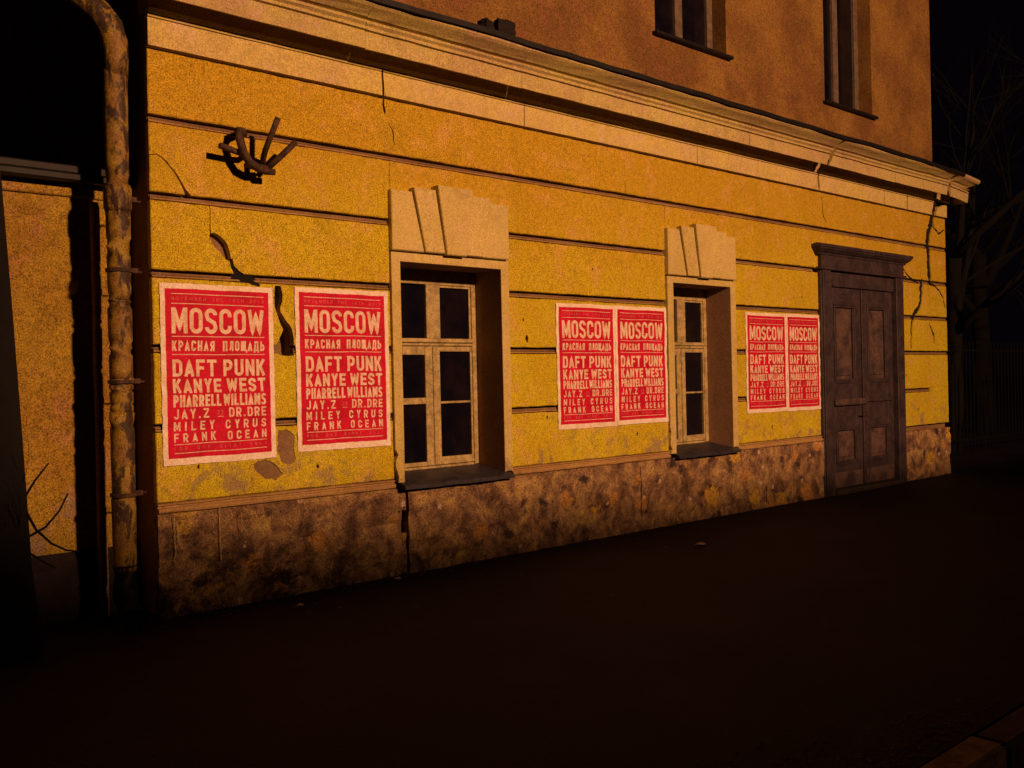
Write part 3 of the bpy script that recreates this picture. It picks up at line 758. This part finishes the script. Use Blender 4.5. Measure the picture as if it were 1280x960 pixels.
    if c == 'Д': return [[(w*.22, b), (w*.30, h)], [(w*.28, T_), (w*.82, T_)], [(w*.78, h), (w*.78, b)], [(0, b), (w, b)], [(l*.8, b), (l*.8, -h*.15)], [(w-l*.8, b), (w-l*.8, -h*.15)]]
    if c == 'Ь': 
        k = h*.27
        return [[(l, 0), (l, h)], [(l, b+2*k*.95), (r-k*.6, b+2*k*.95)]+arc(r-k*.6, b+k*.95, k*.6, k*.95, 90, -90)+[(l, b)]]
    if c == 'Я': return [[(w-x_, y_) for x_, y_ in s_] for s_ in glyph('R', w, h, t)]
    if c == '.': return [[(mx, 0), (mx, t*1.1)]]
    if c == '1': return [[(mx, 0), (mx, h)], [(mx, h-t*.4), (l, h*.75)]]
    if c == '2': return [[(l, T_-q)]+arc(mx, T_-q, (r-l)/2, q, 180, 0)+[(r, h*.6), (l, t*.7)], [(0, b), (w, b)]]
    if c == '3': return [[(l, T_-q*.6)]+arc(mx, T_-q, (r-l)/2, q, 160, 0)+[(r, h*.6), (mx, h*.52), (r, h*.42)]+arc(mx, b+q, (r-l)/2, q, 0, -160)]
    if c == '4': return [[(w*.7, 0), (w*.7, h)], [(w*.66, h), (l, h*.3)], [(0, h*.28), (w, h*.28)]]
    return []
def stroke(out, pts, t, lev):
    pts = [Vector(p) for p in pts]
    # resample long runs so that strokes follow the wavy paper
    P = [pts[0]]
    for a, b in zip(pts, pts[1:]):
        if (b-a).length < 1e-6: continue
        k = max(1, int((b-a).length/.016))
        for j in range(1, k+1): P.append(a+(b-a)*j/k)
    n = len(P); closed = (P[0]-P[-1]).length < 1e-6
    L = []; Rr = []
    for i, p in enumerate(P):
        a = P[i-1] if i else (P[-2] if closed else None); b = P[i+1] if i < n-1 else (P[1] if closed else None)
        d1 = (p-a).normalized() if a is not None else None; d2 = (b-p).normalized() if b is not None else None
        if d1 is None: d1 = d2
        if d2 is None: d2 = d1
        n1 = Vector((-d1.y, d1.x)); n2 = Vector((-d2.y, d2.x)); m_ = n1+n2
        m_ = m_.normalized() if m_.length > 1e-5 else n1
        k = min(1/max(m_.dot(n1), .3), 1.9)
        L.append(p+m_*t/2*k); Rr.append(p-m_*t/2*k)
    for i in range(n-1): out.append((L[i], L[i+1], Rr[i+1], Rr[i], lev))
WID = {'M': 1.22, 'W': 1.38, 'I': .42, '.': .42, 'Щ': 1.28, 'Д': 1.15, ' ': .62, '1': .7, 'L': .9, 'J': .88, 'F': .92, 'E': .92}
def line(out, text, x0, x1, ytop, ybot, t, gap, space=.62):
    h = ytop-ybot; un = 0
    for i, c in enumerate(text): un += space if c == ' ' else WID.get(c, 1)
    un += gap*(len(text)-1); u = (x1-x0)/un; x = x0; lev = 0
    for c in text:
        wd = (space if c == ' ' else WID.get(c, 1))*u
        if c != ' ':
            cw = max(wd, t*1.02)
            for s_ in glyph(c, cw, h, t):
                q = []
                stroke(q, [(x+a, ybot+b) for a, b in s_], t, lev); out.extend(q); lev = (lev+1) % 5
        x += wd+gap*u
def poster(name_label, X0, X1, Zt, Zb, seed, yoff, tilt=0., zl=None):
    W, H = X1-X0, Zt-Zb
    root = empty('poster', ((X0+X1)/2, -.004, Zb), name_label, 'poster', 'red concert posters pasted on the yellow wall')
    def dis(u, v):        # u 0..1 right, v 0..1 down
        x = X0+u*W; z = Zt-v*H
        y = -.006+yoff
        for j in JO[:3]:
            y += .0035*math.exp(-((z-j)/.034)**2)
        y -= .0035*(.5+noise.noise(Vector((x*5, z*5, seed))))+.0012*noise.noise(Vector((x*16, z*16, seed)))
        y += (.0022*math.sin(z*40+seed)) if (u < .02 or u > .98) else 0
        wx = .0035*noise.noise(Vector((z*2.6, seed, 0)))+.0025*noise.noise(Vector((z*11, seed, 4)))
        wz = .004*noise.noise(Vector((x*4, seed+3, z*2)))+tilt*(u-.5)
        return Vector((x+wx, y, z+wz))
    def gridmesh(name, u0, u1, v0, v1, off, m, thick=0, ragged=0):
        bm = bmesh.new(); nu, nv = 24, 72; g = []
        for j in range(nv+1):
            row = []
            for i in range(nu+1):
                u = u0+(u1-u0)*i/nu; v = v0+(v1-v0)*j/nv
                if ragged:
                    if i in (0, nu): u += rnd.uniform(-ragged, ragged)
                    if j in (0, nv): v += rnd.uniform(-ragged, ragged)
                p = dis(u, v); p.y -= off; row.append(bm.verts.new(p))
            g.append(row)
        for a, b in zip(g, g[1:]):
            for i in range(nu): bm.faces.new((a[i], b[i], b[i+1], a[i+1]))
        me = bpy.data.meshes.new(name); bm.to_mesh(me); bm.free()
        o = link(name, me, m, root)
        if thick:
            md = o.modifiers.new('s', 'SOLIDIFY'); md.thickness = thick; md.offset = 0
        return o
    gridmesh('paper', 0, 1, 0, 1, 0, M['paper'], .0008, .0022)
    gridmesh('red_print', .042, .958, .030, .962, .0009, M['red'], 0, .0012)
    def printed(name, quads, m, off):
        vs, fs = [], []
        for a, b, c, d, lev in quads:
            k = len(vs)
            for q in (a, b, c, d):
                p = dis(q.x/W, 1-q.y/H); p.y -= off+lev*.00006; vs.append(p)
            fs.append((k, k+1, k+2, k+3))
        me = bpy.data.meshes.new(name); me.from_pydata(vs, [], fs)
        return link(name, me, m, root)
    Y = lambda v: H*(1-v)
    x0, x1 = .092*W, .912*W
    TW = x1-x0
    def words(name, text, a, b, v0, v1, t, gap, space, m='letter'):
        t *= 1.1
        """each word of a justified line is one part"""
        un = sum(space if c == ' ' else WID.get(c, 1) for c in text)+gap*(len(text)-1); u = (b-a)/un; x = a
        for wd_ in text.split(' '):
            wu = sum(WID.get(c, 1) for c in wd_)+gap*(len(wd_)-1)
            q = []; line(q, wd_, x, x+wu*u, Y(v0), Y(v1), t, gap); printed('word', q, M[m], .0018)
            x += (wu+2*gap+space)*u
    words('headline', 'MOSCOW', x0, x1, .134, .276, .0255, .17, .6)
    words('', 'КРАСНАЯ ПЛОЩАДЬ', x0, x1, .315, .372, .0115, .34, 1.1)
    words('', 'DAFT PUNK', x0, x1, .419, .514, .0200, .22, .30)
    words('', 'KANYE WEST', x0, x1, .527, .605, .0178, .22, .25)
    words('', 'PHARRELL WILLIAMS', x0, x1, .615, .682, .0140, .20, .02)
    words('', 'JAY.Z', x0, x0+TW*.37, .693, .747, .0110, .42, .5); words('', 'DR.DRE', x0+TW*.585, x1, .693, .747, .0110, .36, .5)
    words('', 'MILEY CYRUS', x0, x1, .762, .812, .0104, .80, .55)
    words('', 'FRANK OCEAN', x0, x1, .825, .874, .0098, .85, .75)
    words('', 'NOVEMBER THE 14TH 2013', x0, x1, .074, .094, .0035, .75, .9, 'small')
    words('', 'FOR ONE NIGHT ONLY', x0, x1, .899, .919, .0035, 1.2, 1.6, 'small')
    words('', '23', x0+TW*.45, x0+TW*.52, .705, .73, .004, .4, .5, 'small')
    for v in (.058, .112, .292, .392, .886, .934):
        q = []; stroke(q, [(x0, Y(v)), (x1, Y(v))], .0048, 0); printed('rule_line', q, M['letter'], .0018)
    q = []; stroke(q, [(x0+TW*.46, Y(.742)), (x0+TW*.52, Y(.742))], .004, 0); printed('underline', q, M['letter'], .0018)
    return root
poster('red Moscow concert poster leftmost on the wall, beside the peeling downpipe', 2.375, 3.205, 2.270, 1.022, 1, 0)
poster('red Moscow concert poster second from left, touching the near window trim', 3.385, 4.212, 2.288, 1.052, 2, 0)
poster('left one of the red Moscow poster pair between the two windows', 6.085, 6.90, 2.272, 1.078, 3, 0)
poster('right one of the red Moscow poster pair, against the farther window trim', 6.892, 7.683, 2.275, 1.085, 4, -.0024)
poster('red Moscow poster right of the farther window, left of the last pair', 9.095, 9.93, 2.280, 1.112, 5, 0)
poster('rightmost red Moscow poster, touching the dark door frame', 9.923, 10.668, 2.285, 1.105, 6, -.0024)

# ---------------------------------------------------------------- bent iron bracket stub high on the wall
ib = empty('iron_bracket', (3.0, 0, 3.15), 'bundle of bent rusty iron rods sticking out of the wall high above the posters', 'bracket')
def rod(pts, r=.016):
    bm = bmesh.new(); tube(bm, pts, r, 8); obj('rod', bm, M['iron'], ib, True)
rod([(3.16, .0, 3.17), (3.13, -.06, 3.20), (3.10, -.16, 3.24), (3.13, -.30, 3.44)], .022)
rod([(3.14, .0, 3.13), (3.14, -.10, 3.12), (3.22, -.20, 3.22), (3.30, -.24, 3.31)], .022)
rod([(3.02, .0, 3.22), (2.98, -.09, 3.20), (2.88, -.13, 3.205), (2.76, -.16, 3.22)], .022)
rod([(3.04, .06, 3.37), (2.98, -.05, 3.375), (2.91, -.13, 3.35), (2.90, -.165, 3.30), (2.925, -.17, 3.20), (2.97, -.165, 3.135), (3.04, -.15, 3.105), (3.12, -.12, 3.11)], .030)
rod([(3.03, .0, 3.15), (3.05, -.10, 3.12), (3.10, -.15, 3.085), (3.17, -.15, 3.09)], .024)
# ---------------------------------------------------------------- downpipe
dp = empty('downpipe', (2.11, -.03, 0), 'thick yellow downpipe with flaking paint standing at the corner of the house', 'downpipe')
PX = lambda z: 2.098+.012*z/4
secs = [(.36, .84), (.83, 1.40), (1.395, 1.62), (1.615, 2.13), (2.125, 2.72), (2.88, 3.64)]
for k, (a, b) in enumerate(secs):
    bm = bmesh.new(); n = 10
    tube(bm, [(PX(a+(b-a)*i/n)+rnd.uniform(-.0015, .0015), -.03, a+(b-a)*i/n) for i in range(n+1)], [.072+.005*i/n for i in range(n+1)], 20)
    obj('pipe_section', bm, M['pipe'], dp, True)
for z in (.86, 1.60, 2.33, 2.80):
    bm = bmesh.new(); tube(bm, [(PX(z), -.03, z-.012), (PX(z), -.03, z+.012)], .084, 20); obj('pipe_clamp', bm, M['iron'], dp)
    boxes('clamp_bolt', [(PX(z)+.07, PX(z)+.12, -.05, -.03, z-.014, z+.02), (PX(z)+.02, PX(z)+.16, -.01, .0, z-.006, z+.006)], M['iron'], dp)
bm = bmesh.new(); tube(bm, [(PX(2.8), -.03, 2.71), (PX(2.8), -.03, 2.74), (PX(2.8), -.03, 2.86), (PX(2.8), -.03, 2.89)], [.078, .088, .088, .078], 20); obj('pipe_collar', bm, M['pipe'], dp, True)
bm = bmesh.new()
tube(bm, [(2.112, -.03, 3.60), (2.112, -.03, 3.72), (2.108, -.03, 3.83), (2.085, -.02, 3.93), (2.03, .02, 4.02), (1.95, .06, 4.10), (1.86, .12, 4.17), (1.7, .2, 4.28)], [.078, .082, .085, .086, .084, .082, .08, .078], 20)
obj('elbow', bm, M['pipe'], dp, True)
bm = bmesh.new(); tube(bm, [(2.098, -.03, .40), (2.098, -.03, .26), (2.098, -.045, .18), (2.098, -.12, .10), (2.098, -.2, .07)], [.078, .078, .080, .076, .074], 20, cap=False)
o = obj('shoe', bm, M['black'], dp, True); md = o.modifiers.new('s', 'SOLIDIFY'); md.thickness = .004

# ---------------------------------------------------------------- courtyard wall, left of the house
cw = empty('courtyard_wall', (0, .4, 0), 'low yellow courtyard wall with dark coping set back left of the downpipe', 'wall')
bm = rough_block(-7, 2.325, .46, 2.86, .40, .72, .007, 50, .07); obj('wall_face', bm, M['courtyard'], cw)
M['dado'] = simple('dark_stone', (.012, .009, .011), .9, .4, 6, bump=.6, c2=(.022, .015, .016))  # near-black stone colour for the courtyard plinth and the shed wall
bm = rough_block(-7, 2.325, -.08, .458, .385, .72, .02, 60, .05); obj('plinth', bm, M['dado'], cw)
boxes('band', [(-7, 2.32, .375, .7, 2.862, 2.945)], M['courtyard'], cw, .008)
boxes('coping', [(-7, 2.325, .26, .86, 2.947, 3.0), (-7, 2.325, .29, .83, 3.001, 3.06)], M['flash'], cw, .01)
bm = bmesh.new(); tube(bm, [(2.078+.002*math.sin(k), .345, -.05+.16*k) for k in range(19)], .032, 12); obj('shadow_conduit', bm, M['courtyard'], cw, True)  # thin pipe added to widen the shadow beside the downpipe
# low shed roof behind it
sh = empty('shed', (0, 4, 0), 'dark shed roof showing faintly behind the courtyard wall at far left', 'shed')
bm = bmesh.new()
for v in ((-6, 3.0, 3.55), (2.15, 3.0, 3.55), (2.15, 6, 4.15), (-6, 6, 4.15)): bm.verts.new(v)
bm.verts.ensure_lookup_table(); bm.faces.new(bm.verts); o = obj('shed_roof', bm, M['roof'], sh); md = o.modifiers.new('s', 'SOLIDIFY'); md.thickness = .05
boxes('shed_wall', [(-5.9, 2.1, 3.2, 5.9, -.1, 3.54)], M['dado'], sh, 0)

# ---------------------------------------------------------------- bricks on the ledge
for k, (x, y, z, s, r, lb) in enumerate(((5.10, -.26, 4.55, (.13, .10, .085), .3, 'broken dark brick lying left on the cornice ledge'), (5.30, -.26, 4.57, (.17, .11, .12), -.2, 'larger upright broken brick lying right on the cornice ledge'))):
    bm = bmesh.new(); box(bm, -s[0]/2, s[0]/2, -s[1]/2, s[1]/2, -s[2]/2, s[2]/2)
    bmesh.ops.subdivide_edges(bm, edges=list(bm.edges), cuts=3, use_grid_fill=True)
    for v in bm.verts: v.co += v.co.normalized()*noise.noise(v.co*22+Vector((k*3, 0, 0)))*.03
    bmesh.ops.rotate(bm, verts=bm.verts, matrix=Matrix.Rotation(r, 3, 'Z')); bmesh.ops.translate(bm, verts=bm.verts, vec=(x, y, z))
    tag(obj('broken_brick', bm, M['brick']), lb, 'brick', 'bricks on the cornice ledge')

# ---------------------------------------------------------------- trees
def grow(bm, p, d, length, r, depth, rg, spread=.55, droop=.0, seg=6):
    pts = [p.copy()]; rad = [r]; n = 6; q = p.copy(); dd = d.copy()
    for i in range(n):
        dd = (dd+Vector((rg.gauss(0, .10), rg.gauss(0, .10), rg.gauss(0, .07)+.03-droop))).normalized()
        q = q+dd*length/n; pts.append(q.copy()); rad.append(r*(1-.55*(i+1)/n))
    tube(bm, pts, rad, seg, cap=True)
    if depth:
        for k in range(rg.choice((3, 4, 4))):
            i = rg.randint(2, n); a = (pts[i]-pts[i-1]).normalized()
            nd = (a+Vector((rg.gauss(0, spread), rg.gauss(0, spread), rg.gauss(0, spread*.6)+.12))).normalized()
            grow(bm, pts[i], nd, length*rg.uniform(.5, .75), rad[i]*.62, depth-1, rg, spread, droop, max(3, seg-1))
def tree(x, y, h, r, seed, label, lean=(0, 0), depth=4, grp='bare trees beyond the house'):
    rg = random.Random(seed); t = empty('bare_tree', (x, y, 0), label, 'tree', grp)
    bm = bmesh.new(); n = 8; top = Vector((x+lean[0], y+lean[1], h*.4)); pts = []
    for i in range(n+1): pts.append(Vector((x, y, -.1)).lerp(top, i/n)+Vector((rg.gauss(0, .03), rg.gauss(0, .03), 0)))
    tube(bm, pts, [r*(1.35 if i == 0 else 1)*(1-.35*i/n) for i in range(n+1)], 12); obj('trunk', bm, M['bark'], t, True)
    bm = bmesh.new()
    for k in range(5):
        i = rg.randint(5, n); nd = Vector((rg.gauss(0, .5), rg.gauss(0, .5), rg.uniform(.5, 1))).normalized()
        grow(bm, pts[i], nd, h*rg.uniform(.28, .42), r*.42, depth-1, rg)
    obj('crown', bm, M['bark'], t, True)
    return t
tree(17.6, 1.4, 9, .17, 3, 'slender bare tree just past the right corner of the house', (-.3, -.2))
tree(24, 3.5, 11, .24, 5, 'bare tree farther off in the dark right of the house')
tree(30, -1, 12, .26, 8, 'tall bare tree at the right edge of the photo')
tree(33, 8, 12, .28, 11, 'most distant bare tree behind the others on the right')
# near tree at the left edge, leaning out of the frame, with suckers at its foot
t = empty('leaning_tree', (1.47, -.25, 0), 'dark leaning trunk at the left edge with thin bare shoots before the courtyard wall', 'tree')
bm = bmesh.new()
tube(bm, [(1.36, -.25, -.1), (1.32, -.25, .5), (1.30, -.25, 1.3), (1.27, -.25, 2.1), (1.24, -.25, 2.8), (1.0, -.2, 4), (.7, -.1, 5.6)], [.19, .165, .15, .14, .13, .11, .07], 14)
obj('trunk', bm, M['bark'], t, True)
def shoot(pts, r=.009):
    bm = bmesh.new(); tube(bm, pts, [r*(1-.55*i/(len(pts)-1)) for i in range(len(pts))], 6); obj('shoot', bm, M['bark'], t, True)
shoot([(1.36, -.28, .80), (1.44, -.30, .92), (1.50, -.30, 1.02), (1.58, -.30, 1.12)], .010)
shoot([(1.36, -.28, .70), (1.45, -.30, .69), (1.55, -.31, .74), (1.63, -.31, .83), (1.68, -.31, .93)], .010)
shoot([(1.44, -.28, .96), (1.45, -.30, .84), (1.50, -.31, .73), (1.58, -.32, .64), (1.66, -.32, .59), (1.74, -.32, .57)], .010)
shoot([(1.37, -.28, .66), (1.46, -.30, .60), (1.53, -.31, .54), (1.60, -.31, .49)], .009)
shoot([(1.37, -.28, .58), (1.43, -.30, .50), (1.48, -.31, .44)], .009)
rg = random.Random(4); bm = bmesh.new()
for k in range(26):
    p = Vector((1.30+rg.uniform(-.25, .1), -.3+rg.uniform(-.1, .1), rg.uniform(.1, .9))); d = Vector((rg.uniform(-.3, .35), rg.uniform(-.3, .1), rg.uniform(.2, 1))).normalized()
    grow(bm, p, d, rg.uniform(.2, .45), .006, 1, rg, .4, 0, 4)
o = obj('twigs', bm, M['bark'], t)
# iron railing far right, nearly lost in the dark
fn = empty('railing', (14.6, 1.2, 0), 'black iron railing running off to the right from behind the house corner', 'fence')
for z in (.25, 1.9):
    boxes('rail', [(14.6, 40, 1.19, 1.22, z, z+.04)], M['black'], fn, 0)
base = None
for k in range(150):
    if base is None:
        base = boxes('bar', [(14.7, 14.72, 1.195, 1.215, 0, 2.1)], M['black'], fn, 0); o = base
    else:
        o = base.copy(); COL.objects.link(o); o.parent = fn
    o.location.x = base.location.x+.16*k

for x0, x1, z0, z1, c in CUTS+opening_cuts+uc: bpy.data.objects.remove(c, do_unlink=True)
